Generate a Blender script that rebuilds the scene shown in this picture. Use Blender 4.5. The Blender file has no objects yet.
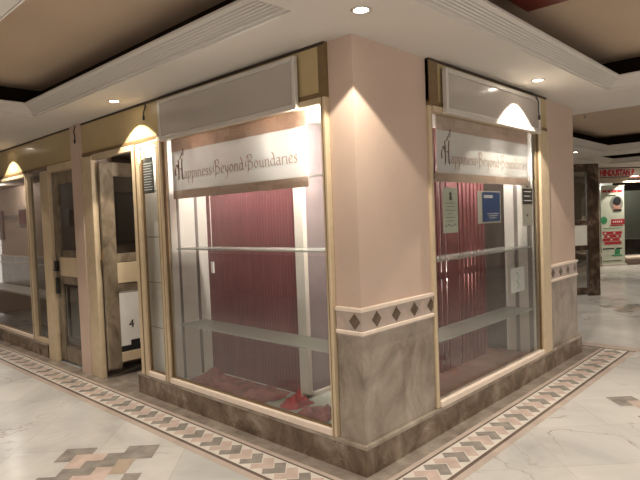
import bpy, bmesh, math, random
from mathutils import Vector, Matrix
random.seed(7)
S = bpy.context.scene
COL = S.collection
PI = math.pi

# ------------------------------------------------------------------ materials
def nm(name):
    m = bpy.data.materials.new(name); m.use_nodes = True
    nt = m.node_tree; nt.nodes.clear()
    out = nt.nodes.new('ShaderNodeOutputMaterial')
    return m, nt, out
def lk(nt, a, b): nt.links.new(a, b)
def coords(nt, scale=(1, 1, 1), rot=(0, 0, 0)):
    t = nt.nodes.new('ShaderNodeTexCoord'); mp = nt.nodes.new('ShaderNodeMapping')
    mp.inputs['Scale'].default_value = scale; mp.inputs['Rotation'].default_value = rot
    lk(nt, t.outputs['Object'], mp.inputs['Vector']); return mp.outputs['Vector']
def noise(nt, vec, scale, detail=3, rough=.5, dist=0):
    n = nt.nodes.new('ShaderNodeTexNoise'); n.inputs['Scale'].default_value = scale
    n.inputs['Detail'].default_value = detail; n.inputs['Roughness'].default_value = rough
    n.inputs['Distortion'].default_value = dist
    lk(nt, vec, n.inputs['Vector']); return n.outputs['Fac']
def ramp(nt, fac, stops):
    r = nt.nodes.new('ShaderNodeValToRGB'); e = r.color_ramp.elements
    while len(e) < len(stops): e.new(.5)
    for k, (p, c) in enumerate(stops):
        e[k].position = p; e[k].color = (c if len(c) == 4 else (*c, 1))
    lk(nt, fac, r.inputs['Fac']); return r.outputs['Color']
def mixc(nt, fac, a, b, mode='MIX'):
    m = nt.nodes.new('ShaderNodeMix'); m.data_type = 'RGBA'; m.blend_type = mode
    for s, v in ((m.inputs[0], fac), (m.inputs[6], a), (m.inputs[7], b)):
        if isinstance(v, (int, float)): s.default_value = v
        elif isinstance(v, tuple): s.default_value = (*v, 1) if len(v) == 3 else v
        else: lk(nt, v, s)
    return m.outputs[2]
def bsdf(nt, out, color, rough=.5, metal=0, bump=None, bstr=.2, bdist=.005, spec=.5, coat=0):
    b = nt.nodes.new('ShaderNodeBsdfPrincipled')
    if isinstance(color, tuple): b.inputs['Base Color'].default_value = (*color, 1)
    else: lk(nt, color, b.inputs['Base Color'])
    if isinstance(rough, (int, float)): b.inputs['Roughness'].default_value = rough
    else: lk(nt, rough, b.inputs['Roughness'])
    b.inputs['Metallic'].default_value = metal
    b.inputs['Specular IOR Level'].default_value = spec
    b.inputs['Coat Weight'].default_value = coat
    if bump is not None:
        bp = nt.nodes.new('ShaderNodeBump'); bp.inputs['Strength'].default_value = bstr
        bp.inputs['Distance'].default_value = bdist
        lk(nt, bump, bp.inputs['Height']); lk(nt, bp.outputs['Normal'], b.inputs['Normal'])
    lk(nt, b.outputs[0], out.inputs[0]); return b
def plain(name, c, rough=.5, metal=0, var=.06, scale=6, spec=.5, coat=0):
    m, nt, out = nm(name); v = coords(nt)
    n = noise(nt, v, scale, 4)
    lo = tuple(max(0, x * (1 - var)) for x in c); hi = tuple(min(1, x * (1 + var)) for x in c)
    bsdf(nt, out, ramp(nt, n, [(.3, lo), (.7, hi)]), rough, metal, n, .05, spec=spec, coat=coat)
    return m
def emit(name, c, s):
    m, nt, out = nm(name); e = nt.nodes.new('ShaderNodeEmission')
    e.inputs[0].default_value = (*c, 1); e.inputs[1].default_value = s
    lk(nt, e.outputs[0], out.inputs[0]); return m
def glass(name, tint=(1, 1, 1), rough=.0, refl=1.0):
    m, nt, out = nm(name)
    t = nt.nodes.new('ShaderNodeBsdfTransparent'); t.inputs[0].default_value = (*tint, 1)
    g = nt.nodes.new('ShaderNodeBsdfGlossy'); g.inputs['Roughness'].default_value = rough
    f = nt.nodes.new('ShaderNodeLayerWeight'); f.inputs[0].default_value = .5
    pw = nt.nodes.new('ShaderNodeMath'); pw.operation = 'POWER'; pw.inputs[1].default_value = 5; lk(nt, f.outputs['Facing'], pw.inputs[0])
    mt = nt.nodes.new('ShaderNodeMath'); mt.operation = 'MULTIPLY_ADD'; mt.inputs[1].default_value = .9 * refl; mt.inputs[2].default_value = .04 * refl; mt.use_clamp = True
    x = nt.nodes.new('ShaderNodeMixShader')
    lk(nt, pw.outputs[0], mt.inputs[0]); lk(nt, mt.outputs[0], x.inputs[0])
    lk(nt, t.outputs[0], x.inputs[1]); lk(nt, g.outputs[0], x.inputs[2]); lk(nt, x.outputs[0], out.inputs[0])
    return m
def veins(nt, v, scale, w, dist=1.5, detail=4):
    n = noise(nt, v, scale, detail, .55, dist)
    a = nt.nodes.new('ShaderNodeMath'); a.operation = 'SUBTRACT'; a.inputs[1].default_value = .5; lk(nt, n, a.inputs[0])
    b = nt.nodes.new('ShaderNodeMath'); b.operation = 'ABSOLUTE'; lk(nt, a.outputs[0], b.inputs[0])
    return ramp(nt, b.outputs[0], [(0, (1, 1, 1)), (w, (0, 0, 0))])

M = {}
def marble_floor():
    m, nt, out = nm('white_marble_floor'); v = coords(nt)
    base = ramp(nt, noise(nt, v, 1.1, 6, .6, .8), [(.3, (.41, .40, .375)), (.5, (.52, .505, .475)), (.95, (.70, .68, .64))])
    # slabs: large brick cells with slightly different tone
    br = nt.nodes.new('ShaderNodeTexBrick'); mp = coords(nt, (1, 1, 1), (0, 0, PI / 4))
    lk(nt, mp, br.inputs['Vector']); br.inputs['Scale'].default_value = 1
    br.inputs['Color1'].default_value = (.93, .93, .93, 1); br.inputs['Color2'].default_value = (1.04, 1.03, 1.02, 1)
    br.inputs['Mortar'].default_value = (.84, .82, .78, 1); br.inputs['Mortar Size'].default_value = .003
    br.inputs['Brick Width'].default_value = .6; br.inputs['Row Height'].default_value = .6; br.offset = .0
    br.inputs['Bias'].default_value = 0
    c = mixc(nt, 1.0, base, br.outputs[0], 'MULTIPLY')
    c = mixc(nt, mixc(nt, 1.0, veins(nt, v, .9, .018, 2.2, 5), ramp(nt, noise(nt, v, .9, 2), [(.5, (0, 0, 0)), (.64, (1, 1, 1))]), 'MULTIPLY'), c, (.26, .22, .17))
    c = mixc(nt, mixc(nt, 1.0, veins(nt, v, 3.1, .02, 2.5, 4), ramp(nt, noise(nt, v, 1.7, 2), [(.55, (0, 0, 0)), (.8, (.7, .7, .7))]), 'MULTIPLY'), c, (.36, .30, .26))
    bsdf(nt, out, c, .21, 0, spec=.5); return m
M['floor'] = marble_floor()
def marble_brown(name, dark, mid, light, s=3.0, rough=.22, stretch=(1, 1, .45)):
    m, nt, out = nm(name); v = coords(nt, stretch)
    c = ramp(nt, noise(nt, v, s, 7, .62, .6), [(.25, dark), (.5, mid), (.78, light)])
    c = mixc(nt, mixc(nt, 1.0, veins(nt, v, s * 1.3, .014, 1.8), ramp(nt, noise(nt, v, s, 2), [(.5, (0, 0, 0)), (.7, (.8, .8, .8))]), 'MULTIPLY'), c, (.42, .36, .29))
    bsdf(nt, out, c, rough); return m
M['dado'] = marble_brown('grey_brown_marble_dado', (.105, .075, .05), (.29, .24, .19), (.46, .40, .33), 3.4, stretch=(1, 1, .8))
M['plinth'] = marble_brown('dark_brown_marble_plinth', (.045, .03, .018), (.15, .105, .07), (.33, .26, .20), 5, stretch=(1, 1, 1))
M['strip'] = marble_brown('brown_marble_floor_strip', (.14, .11, .088), (.235, .195, .16), (.36, .31, .265), 5, .2, (1, 1, 1))
M['emperador'] = marble_brown('dark_brown_marble_frame', (.012, .008, .005), (.055, .033, .02), (.22, .16, .11), 7, .2, (1, 1, .6))
M['tile_grey'] = plain('grey_floor_tile', (.25, .225, .198), .22, var=.25, scale=9)
M['tile_pink'] = plain('pink_floor_tile', (.50, .39, .335), .22, var=.14, scale=9)
M['tile_white'] = plain('white_floor_tile', (.63, .58, .52), .22, var=.08, scale=9)
M['tile_tan'] = plain('tan_floor_tile', (.40, .32, .245), .22, var=.12, scale=9)
M['line_dark'] = plain('dark_floor_line', (.135, .10, .08), .25, var=.2)
M['line_pale'] = plain('pale_pink_floor_line', (.45, .37, .315), .25, var=.1)
def plaster():
    m, nt, out = nm('pink_painted_plaster'); v = coords(nt)
    n = noise(nt, v, 2.0, 5, .6)
    c = ramp(nt, n, [(.3, (.50, .375, .30)), (.7, (.555, .42, .34))])
    sp = ramp(nt, noise(nt, v, 26, 2, .5), [(.71, (0, 0, 0)), (.76, (.5, .5, .5))])
    c = mixc(nt, mixc(nt, 1.0, sp, ramp(nt, noise(nt, v, 3, 1), [(.52, (0, 0, 0)), (.65, (1, 1, 1))]), 'MULTIPLY'), c, (.2, .13, .09))
    bsdf(nt, out, c, .6, 0, noise(nt, v, 60, 3), .08, .002, spec=.3); return m
M['pink'] = plaster()
M['ceiling'] = plain('cream_white_ceiling_paint', (.61, .57, .52), .75, var=.02, scale=2, spec=.2)
M['tray'] = plain('tan_tray_ceiling_paint', (.50, .385, .285), .8, var=.03, scale=2, spec=.2)
M['cove'] = plain('cove_shade_brown', (.018, .010, .006), .8, var=.1, spec=.1)  # unlit dark of the cove put into its side-wall colour
M['cream'] = plain('cream_painted_wood', (.52, .41, .27), .38, var=.07, scale=14)
M['cream_lite'] = plain('pale_cream_moulding', (.72, .60, .50), .4, var=.05, scale=14)
M['gold'] = plain('ochre_laminate_fascia', (.43, .325, .165), .33, var=.05, scale=5, coat=.3)
M['gold_dark'] = plain('dark_ochre_trim', (.16, .10, .045), .4, var=.12, scale=16)
M['shadow_gap'] = plain('shadow_gap_dark', (.035, .022, .014), .6, var=.2)  # shade of the gap below the ceiling, put in as dark colour
M['alu'] = plain('satin_aluminium', (.60, .56, .51), .35, .25, var=.03)
M['acrylic'] = plain('grey_white_acrylic', (.43, .385, .34), .18, var=.03, scale=2, coat=.4)
M['white_lam'] = plain('white_laminate', (.72, .70, .66), .4, var=.04, scale=4)
M['white_metal'] = plain('white_painted_post', (.70, .67, .62), .45, var=.04)
M['joint'] = plain('grey_joint_strip', (.22, .20, .19), .5)
def maroon(name, a, b, sc=1.0):
    m, nt, out = nm(name); v = coords(nt)
    w = nt.nodes.new('ShaderNodeTexWave'); w.bands_direction = 'Y'; w.inputs['Scale'].default_value = 9 * sc
    w.inputs['Distortion'].default_value = .25; w.inputs['Detail'].default_value = 1; lk(nt, v, w.inputs['Vector'])
    c = mixc(nt, w.outputs['Fac'], a, b)
    c = mixc(nt, .25, c, ramp(nt, noise(nt, coords(nt, (6, 6, .6)), 3, 4), [(.3, tuple(x * .7 for x in a)), (.7, tuple(x * 1.3 for x in b))]))
    bsdf(nt, out, c, .38, 0, w.outputs['Fac'], .35, .004); return m
M['maroon'] = maroon('maroon_corrugated_panel', (.155, .052, .06), (.225, .09, .10))
M['maroon_board'] = plain('maroon_painted_board', (.185, .05, .055), .65, var=.15, scale=8)
M['mauve'] = plain('mauve_grey_partition', (.25, .215, .23), .25, var=.1)
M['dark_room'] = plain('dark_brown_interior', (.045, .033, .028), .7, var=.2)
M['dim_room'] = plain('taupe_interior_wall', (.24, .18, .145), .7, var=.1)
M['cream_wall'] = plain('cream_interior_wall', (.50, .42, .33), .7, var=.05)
M['red_floor'] = marble_brown('red_brown_display_base', (.09, .022, .015), (.24, .085, .06), (.36, .17, .125), 6, .35, (1, 1, 1))
M['pale_base'] = plain('pale_green_white_board', (.50, .53, .48), .35, var=.05)
M['glass'] = glass('clear_window_glass', (.95, .955, .94), 0, 1.7)
M['glass_dark'] = glass('grey_tinted_glass', (.72, .72, .70), 0, 1.6)
def glass_shelf():
    m, nt, out = nm('pale_green_shelf_glass')
    b = bsdf(nt, out, (.50, .51, .48), .18)
    t = nt.nodes.new('ShaderNodeBsdfTransparent'); t.inputs[0].default_value = (.86, .90, .87, 1)
    x = nt.nodes.new('ShaderNodeMixShader'); x.inputs[0].default_value = .68
    lk(nt, t.outputs[0], x.inputs[1]); lk(nt, b.outputs[0], x.inputs[2]); lk(nt, x.outputs[0], out.inputs[0]); return m
M['shelf'] = glass_shelf()
def banner_cloth(name, c, tr=.35):
    m, nt, out = nm(name)
    d = nt.nodes.new('ShaderNodeBsdfDiffuse'); d.inputs[0].default_value = (*c, 1)
    t = nt.nodes.new('ShaderNodeBsdfTranslucent'); t.inputs[0].default_value = (*c, 1)
    x = nt.nodes.new('ShaderNodeMixShader'); x.inputs[0].default_value = tr
    lk(nt, d.outputs[0], x.inputs[1]); lk(nt, t.outputs[0], x.inputs[2]); lk(nt, x.outputs[0], out.inputs[0]); return m
M['banner'] = banner_cloth('translucent_white_vinyl', (.78, .77, .76))
def border():
    m, nt, out = nm('brown_patterned_border'); v = coords(nt, (7, 7, 18))
    w = nt.nodes.new('ShaderNodeTexBrick'); 
    sx = nt.nodes.new('ShaderNodeSeparateXYZ'); cx = nt.nodes.new('ShaderNodeCombineXYZ'); ad = nt.nodes.new('ShaderNodeMath')
    lk(nt, coords(nt), sx.inputs[0]); ad.operation = 'ADD'; lk(nt, sx.outputs[0], ad.inputs[0]); lk(nt, sx.outputs[1], ad.inputs[1])
    lk(nt, ad.outputs[0], cx.inputs[0]); lk(nt, sx.outputs[2], cx.inputs[1]); lk(nt, cx.outputs[0], w.inputs['Vector'])
    w.inputs['Scale'].default_value = 1; w.inputs['Brick Width'].default_value = .13; w.inputs['Row Height'].default_value = .2
    w.inputs['Mortar Size'].default_value = .002
    w.inputs['Color1'].default_value = (.50, .36, .28, 1); w.inputs['Color2'].default_value = (.70, .56, .48, 1); w.inputs['Mortar'].default_value = (.66, .5, .4, 1)
    c = mixc(nt, .35, w.outputs[0], ramp(nt, noise(nt, v, 9, 3), [(.4, (.42, .28, .21)), (.6, (.80, .70, .62))]))
    d = nt.nodes.new('ShaderNodeBsdfDiffuse'); t = nt.nodes.new('ShaderNodeBsdfTranslucent'); x = nt.nodes.new('ShaderNodeMixShader'); x.inputs[0].default_value = .25
    lk(nt, c, d.inputs[0]); lk(nt, c, t.inputs[0]); lk(nt, d.outputs[0], x.inputs[1]); lk(nt, t.outputs[0], x.inputs[2]); lk(nt, x.outputs[0], out.inputs[0]); return m
M['border'] = border()
M['ink_tan'] = plain('tan_ink', (.46, .25, .16), .6)
M['ink_maroon'] = plain('dark_maroon_ink', (.10, .018, .022), .6)
M['ink_red'] = plain('red_ink', (.42, .02, .03), .6)
M['ink_black'] = plain('black_ink', (.012, .012, .014), .5)
M['ink_grey'] = plain('grey_ink', (.22, .22, .20), .6)
M['ink_green'] = plain('green_ink', (.04, .28, .12), .6)
M['paper'] = plain('off_white_paper', (.62, .60, .52), .7, var=.04)
M['paper_green'] = plain('pale_green_paper', (.56, .60, .50), .7, var=.04)
M['blue'] = plain('blue_print', (.025, .085, .26), .35)
M['white'] = plain('white_print', (.78, .78, .78), .5, var=.02)
M['black'] = plain('black_plastic', (.012, .011, .011), .35)
M['slate'] = plain('dark_slate_card', (.055, .062, .062), .5)
M['skin'] = plain('pinkish_print', (.48, .26, .20), .6)
M['red_cloth'] = plain('red_cloth', (.40, .03, .04), .75, var=.35, scale=14)
M['rose_cloth'] = plain('dusty_rose_cloth', (.30, .11, .11), .8, var=.4, scale=10)
M['tan_lam'] = plain('tan_laminate_rail', (.56, .45, .30), .45, var=.04)
def door_lam():
    m, nt, out = nm('mottled_taupe_laminate'); v = coords(nt, (1, 1, .7))
    vo = nt.nodes.new('ShaderNodeTexVoronoi'); vo.inputs['Scale'].default_value = 9; lk(nt, v, vo.inputs['Vector'])
    c = mixc(nt, .6, ramp(nt, vo.outputs['Distance'], [(.15, (.09, .062, .038)), (.6, (.24, .19, .13))]), ramp(nt, noise(nt, v, 6, 4, .6, 1), [(.35, (.06, .042, .026)), (.65, (.27, .215, .15))]))
    bsdf(nt, out, c, .35); return m
M['door_lam'] = door_lam()
M['lamp_glow'] = emit('lamp_glow', (1, .90, .74), 22)
M['chrome'] = plain('brushed_chrome_ring', (.6, .57, .52), .3, .8)
M['leaf'] = plain('green_leaf', (.03, .12, .035), .5, var=.4)
M['pot'] = plain('terracotta_pot', (.35, .13, .07), .7)
M['dark_red'] = plain('dark_red_lacquered_wood', (.13, .018, .014), .3)
M['grey_green'] = plain('grey_green_glossy_panel', (.15, .17, .145), .25)

# ------------------------------------------------------------------ mesh helpers
class MB:
    def __init__(s): s.v = []; s.f = []; s.m = []; s.smooth = False
    def quad(s, *p, m=0):
        b = len(s.v); s.v += [tuple(q) for q in p]; s.f.append(tuple(range(b, b + len(p)))); s.m.append(m); return s
    def box(s, x0, x1, y0, y1, z0, z1, m=0):
        x0, x1 = sorted((x0, x1)); y0, y1 = sorted((y0, y1)); z0, z1 = sorted((z0, z1)); b = len(s.v)
        s.v += [(x0, y0, z0), (x1, y0, z0), (x1, y1, z0), (x0, y1, z0), (x0, y0, z1), (x1, y0, z1), (x1, y1, z1), (x0, y1, z1)]
        for f in ((3, 2, 1, 0), (4, 5, 6, 7), (0, 1, 5, 4), (1, 2, 6, 5), (2, 3, 7, 6), (3, 0, 4, 7)):
            s.f.append(tuple(b + i for i in f)); s.m.append(m)
        return s
    def prism(s, poly, axis, a0, a1, m=0):
        # poly: 2-D points; axis is the extrusion axis ('x': poly=(y,z), 'y': (x,z), 'z': (x,y))
        def P(p, a): return {'x': (a, p[0], p[1]), 'y': (p[0], a, p[1]), 'z': (p[0], p[1], a)}[axis]
        b = len(s.v); n = len(poly)
        s.v += [P(p, a0) for p in poly] + [P(p, a1) for p in poly]
        s.f.append(tuple(b + i for i in range(n))[::-1]); s.m.append(m)
        s.f.append(tuple(b + n + i for i in range(n))); s.m.append(m)
        for i in range(n):
            j = (i + 1) % n; s.f.append((b + i, b + j, b + n + j, b + n + i)); s.m.append(m)
        return s
    def cyl(s, c, r, h, axis='z', n=24, m=0, r2=None):
        r2 = r if r2 is None else r2; b = len(s.v)
        for k, (rr, a) in enumerate(((r, 0), (r2, h))):
            for i in range(n):
                t = 2 * PI * i / n; u, w = rr * math.cos(t), rr * math.sin(t)
                p = {'z': (u, w, a), 'x': (a, u, w), 'y': (u, a, w)}[axis]
                s.v.append((c[0] + p[0], c[1] + p[1], c[2] + p[2]))
        s.f.append(tuple(b + i for i in range(n))[::-1]); s.f.append(tuple(b + n + i for i in range(n))); s.m += [m, m]
        for i in range(n):
            j = (i + 1) % n; s.f.append((b + i, b + j, b + n + j, b + n + i)); s.m.append(m)
        return s
    def tube(s, pts, r, n=8, m=0):
        pts = [Vector(p) for p in pts]; rings = []
        for i, p in enumerate(pts):
            d = (pts[min(i + 1, len(pts) - 1)] - pts[max(i - 1, 0)]).normalized()
            u = d.cross(Vector((0, 0, 1)) if abs(d.z) < .9 else Vector((1, 0, 0))).normalized(); w = d.cross(u)
            b = len(s.v); rr = r[i] if isinstance(r, (list, tuple)) else r
            s.v += [tuple(p + (u * math.cos(2 * PI * k / n) + w * math.sin(2 * PI * k / n)) * rr) for k in range(n)]
            rings.append(b)
        for a, b in zip(rings, rings[1:]):
            for k in range(n):
                j = (k + 1) % n; s.f.append((a + k, a + j, b + j, b + k)); s.m.append(m)
        s.f.append(tuple(rings[0] + k for k in range(n))[::-1]); s.f.append(tuple(rings[-1] + k for k in range(n))); s.m += [m, m]
        return s
    def build(s, name, mats, parent=None, bevel=0, smooth=False, xf=None):
        me = bpy.data.meshes.new(name); me.from_pydata(s.v, [], s.f)
        mats = mats if isinstance(mats, (list, tuple)) else [mats]
        for k in mats: me.materials.append(M[k])
        me.polygons.foreach_set('material_index', s.m)
        if smooth: me.polygons.foreach_set('use_smooth', [True] * len(me.polygons))
        if xf is not None: me.transform(xf)
        bm = bmesh.new(); bm.from_mesh(me); bmesh.ops.recalc_face_normals(bm, faces=bm.faces); bm.to_mesh(me); bm.free()
        o = bpy.data.objects.new(name, me); COL.objects.link(o)
        if parent: o.parent = parent; o.matrix_parent_inverse = parent.matrix_basis.inverted()
        if bevel:
            bv = o.modifiers.new('bevel', 'BEVEL'); bv.width = bevel; bv.segments = 2; bv.limit_method = 'ANGLE'
        return o
def box(name, mat, x0, x1, y0, y1, z0, z1, parent=None, bevel=0): return MB().box(x0, x1, y0, y1, z0, z1).build(name, mat, parent, bevel)
def struct(o): o['kind'] = 'structure'; return o
def tag(o, label, cat, group=None):
    o['label'] = label; o['category'] = cat
    if group: o['group'] = group
    return o
def empty(name, loc=(0, 0, 0)):
    o = bpy.data.objects.new(name, None); COL.objects.link(o); o.location = loc; o.empty_display_size = .1; return o
def copy_tree(o, parent=None):
    c = o.copy(); COL.objects.link(c); c.parent = parent
    for ch in [x for x in bpy.data.objects if x.parent == o]: copy_tree(ch, c)
    return c
def text(name, body, mat, size, origin, right, up, parent=None, align='LEFT', sx=1.0, bold=0, shear=0, ext=.0006):
    cu = bpy.data.curves.new(name, 'FONT'); cu.body = body; cu.size = size; cu.align_x = align; cu.extrude = ext; cu.offset = bold; cu.shear = shear
    cu.resolution_u = 3
    t = bpy.data.objects.new(name, cu); COL.objects.link(t)
    dg = bpy.context.evaluated_depsgraph_get(); me = bpy.data.meshes.new_from_object(t.evaluated_get(dg))
    bpy.data.objects.remove(t)
    R = Vector(right).normalized(); U = Vector(up).normalized(); N = R.cross(U)
    mt = Matrix(((R.x * sx, U.x, N.x, origin[0]), (R.y * sx, U.y, N.y, origin[1]), (R.z * sx, U.z, N.z, origin[2]), (0, 0, 0, 1)))
    me.transform(mt); me.materials.clear(); me.materials.append(M[mat])
    o = bpy.data.objects.new(name, me); COL.objects.link(o)
    if parent: o.parent = parent; o.matrix_parent_inverse = parent.matrix_basis.inverted()
    return o

# ------------------------------------------------------------------ floor
ZC = 2.62
struct(box('floor', 'floor', -6, 20, -6, 11, -.06, 0))
# border along both building faces: strips run parallel to the walls, mitred at the corner
def strip(mb, d0, d1, m, yend=10.5, xend=4.0, z=.0012):
    # L-shaped ribbon between the distances d0 and d1 from the walls
    mb.quad((-d0, -d0, z), (-d0, yend, z), (-d1, yend, z), (-d1, -d1, z), m=m)
    mb.quad((-d0, -d0, z), (-d1, -d1, z), (xend, -d1, z), (xend, -d0, z), m=m)
bd = MB()
mats_f = ['strip', 'line_pale', 'line_dark', 'tile_white', 'tile_grey', 'tile_pink', 'tile_tan']
strip(bd, .0, .122, 0); strip(bd, .122, .155, 1); strip(bd, .155, .17, 2); strip(bd, .17, .388, 3)
strip(bd, .388, .414, 2); strip(bd, .414, .465, 1)
bd.quad((4.0, -.465, .0012), (4.0, 3.3, .0012), (4.03, 3.3, .0012), (4.03, -.465, .0012), m=2)
bd.quad((4.03, -.5, .0012), (4.03, 3.3, .0012), (4.20, 3.3, .0012), (4.20, -.5, .0012), m=1)
bd.quad((3.735, 0, .0012), (4.0, 0, .0012), (4.0, 3.3, .0012), (3.735, 3.3, .0012), m=0)
struct(bd.build('trim_1', mats_f))
# chevrons of two-by-one tiles inside the white ribbon
ch = MB()
def chev(s, wall, m):
    W = .205; c = .279; h = W / 2; th = .102
    pts = [(s, c), (s - h, c - h), (s - h - th / 2, c - h + th / 2), (s - th, c), (s - h - th / 2, c + h - th / 2), (s - h, c + h)]
    if wall == 'R': P = [(a, -t, .002) for a, t in pts]
    else: P = [(-t, a, .002) for a, t in [(2 * s - q[0], q[1]) for q in pts]]
    ch.quad(P[0], P[1], P[2], P[3], m=m); ch.quad(P[0], P[3], P[4], P[5], m=m)
for k in range(-1, 18):
    s = .658 + k * .221 - .442
    if s < 4.0 and s > -.05:
        chev(s, 'R', 0)
        if s + .1105 < 4.0: chev(s + .1105, 'R', 1)
for k in range(-4, 44):
    s = .858 + k * .221
    if s > -.05: chev(s, 'L', 0); chev(s + .1105, 'L', 1)
struct(ch.build('trim_2', ['tile_grey', 'tile_pink']))
# diamond rosettes laid in the marble
G = {'D': 0, 'G': 1, 'P': 2, 'T': 3}
rows = ["D..DD..D", "DDPPGGPD", ".DPGGTP.", "..DPTG..", "..GTPD..", ".PTGGPD.", "DPGGPPDD", "D..DD..D"]
rows = ["DD..DD", "DPPGGD", ".PGGT.", ".DGPT.", "DDPP.D", "DD..DD"]
def rosette(cx, cy, n):
    mb = MB(); c = .108; h = c / 2
    for r, row in enumerate(rows):
        for q, ch_ in enumerate(row):
            if ch_ == '.': continue
            u0 = .63 - .35 - c * (r + 1); v0 = -2.04 + 1.722 + c * q
            P = []
            for (u, v) in ((u0, v0), (u0 + c, v0), (u0 + c, v0 + c), (u0, v0 + c)):
                P.append((cx + (u + v) / 2 ** .5, cy + (u - v) / 2 ** .5, .002))
            mb.quad(*P, m=G[ch_])
    struct(mb.build('trim_%d' % n, ['tile_grey', 'tile_grey', 'tile_pink', 'tile_tan']))
rosette(-.970, 1.465, 3); rosette(2.33, -1.08, 4); rosette(6.85, .33, 5)

# ------------------------------------------------------------------ ceiling with coffered trays
trays = [(-1.55, -.49, -.01, 3.57), (-1.55, -.49, 4.5, 8.6), (-.4, 3.08, -1.57, -.51), (4.1, 9.0, -1.35, 1.25), (9.9, 12.2, -1.0, 2.05)]
xs = sorted({-6, 20} | {t[0] for t in trays} | {t[1] for t in trays}); ys = sorted({-6, 11} | {t[2] for t in trays} | {t[3] for t in trays})
cb = MB()
for x0, x1 in zip(xs, xs[1:]):
    for y0, y1 in zip(ys, ys[1:]):
        mx, my = (x0 + x1) / 2, (y0 + y1) / 2
        if any(t[0] < mx < t[1] and t[2] < my < t[3] for t in trays): continue
        cb.quad((x0, y0, ZC), (x1, y0, ZC), (x1, y1, ZC), (x0, y1, ZC))
        cb.quad((x0, y0, 3.0), (x1, y0, 3.0), (x1, y1, 3.0), (x0, y1, 3.0))
struct(cb.build('ceiling', 'ceiling'))
prof = [(0, 0, 0), (0, .014, 0), (.022, .014, 0), (.022, .030, 0)]
for k in range(5):
    a = .030 + .014 * k; z = .036 + .0105 * k
    prof += [(a, z, 0), (a + .0005, z + .014, 0), (a + .0045, z + .014, 0), (a + .005, z + .002, 0)]
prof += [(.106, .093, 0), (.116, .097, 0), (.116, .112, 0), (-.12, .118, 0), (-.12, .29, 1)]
for n, (x0, x1, y0, y1) in enumerate(trays):
    mb = MB()
    def ring(i, z): return [(x0 + i, y0 + i, ZC + z), (x1 - i, y0 + i, ZC + z), (x1 - i, y1 - i, ZC + z), (x0 + i, y1 - i, ZC + z)]
    for (a, za, _), (b, zb, m) in zip(prof, prof[1:]):
        A = ring(a, za); B = ring(b, zb)
        for k in range(4):
            j = (k + 1) % 4; mb.quad(A[k], A[j], B[j], B[k], m=m)
    struct(mb.build('trim_%d' % (6 + n), ['ceiling', 'cove']))
    tb = MB(); i = -.12; tb.quad(*ring(i, .29)); struct(tb.build('ceiling_tray', 'tray'))

# ------------------------------------------------------------------ building shell
struct(box('wall_corner', 'pink', .012, .79, .012, .205, .0, ZC))
wr = MB().box(2.87, 3.65, .012, .25, 0, ZC).box(3.45, 3.65, .25, 3.4, 0, ZC); struct(wr.build('wall_right_end', 'pink'))
struct(box('wall_left_column', 'pink', -.035, .30, 3.64, 3.87, 0, ZC))
struct(MB().box(.0, .012, 4.0, 4.001, 0, .01).box(3.45, 3.65, 3.4, 9.5, 0, ZC).build('wall_far_end', 'pink'))
# dado marble, band of diamonds, plinth
def dado(name, x0, x1, y0, y1, first=None):
    p = empty(name, (x0, y0, 0)); struct(p)
    box('marble_slab', 'dado', x0, x1, y0, y1, .19, .835, p, .002)
    box('top_moulding', 'cream_lite', x0 - .016, x1, y0 - .016, y1, .985, 1.01, p, .004)
    box('bottom_moulding', 'cream_lite', x0 - .014, x1, y0 - .014, y1, .845, .868, p, .004)
    box('tile_band', 'line_pale', x0 - .002, x1, y0 - .002, y1, .835, 1.0, p)
    d = MB(); cz = .926; hw = .048; hz = .05; x = x0 + .143 if x0 < 1 else x0 + .105
    while x < x1 - .02:
        a = min(hw, x1 - x)
        d.quad((x - hw, y0 - .004, cz), (x, y0 - .004, cz - hz), (x + a, y0 - .004, cz - hz * (1 - a / hw)), (x + a, y0 - .004, cz + hz * (1 - a / hw)), (x, y0 - .004, cz + hz), m=0)
        if x + .095 < x1 - .03:
            q = x + .102; d.quad((q - .04, y0 - .0035, cz), (q, y0 - .0035, cz - hz), (q + .04, y0 - .0035, cz), (q, y0 - .0035, cz + hz), m=1)
        x += .204
    if x0 < .5:
        y = y0 + .05; d.quad((x0 - .004, y - .045, cz), (x0 - .004, y, cz - hz), (x0 - .004, y + .045, cz), (x0 - .004, y, cz + hz), m=0)
        y = y0 + .15; d.quad((x0 - .0035, y - .04, cz), (x0 - .0035, y, cz - hz), (x0 - .0035, y + .04, cz), (x0 - .0035, y, cz + hz), m=1)
    d.build('diamond_inlay', ['plinth', 'tile_pink'], p)
dado('wall_dado_corner', .002, .785, .002, .20)
dado('wall_dado_right', 2.875, 3.655, .002, .24)
pl = MB()
pl.prism([(-.016, -.016), (3.73, -.016), (3.73, .24), (3.6, .24), (3.6, .06), (.06, .06), (.06, 2.69), (-.016, 2.69)], 'z', 0, .165)
struct(pl.build('baseboard_front', 'plinth'))
pc = MB(); pc.prism([(-.024, -.024), (3.74, -.024), (3.74, .24), (3.6, .24), (3.6, .06), (.06, .06), (.06, 2.70), (-.024, 2.70)], 'z', .165, .19)
struct(pc.build('trim_11', 'dado', bevel=.004))
struct(box('baseboard_left', 'plinth', -.02, .06, 4.86, 9.5, 0, .15)); struct(box('trim_12', 'dado', -.028, .06, 4.86, 9.5, .15, .175))

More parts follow.
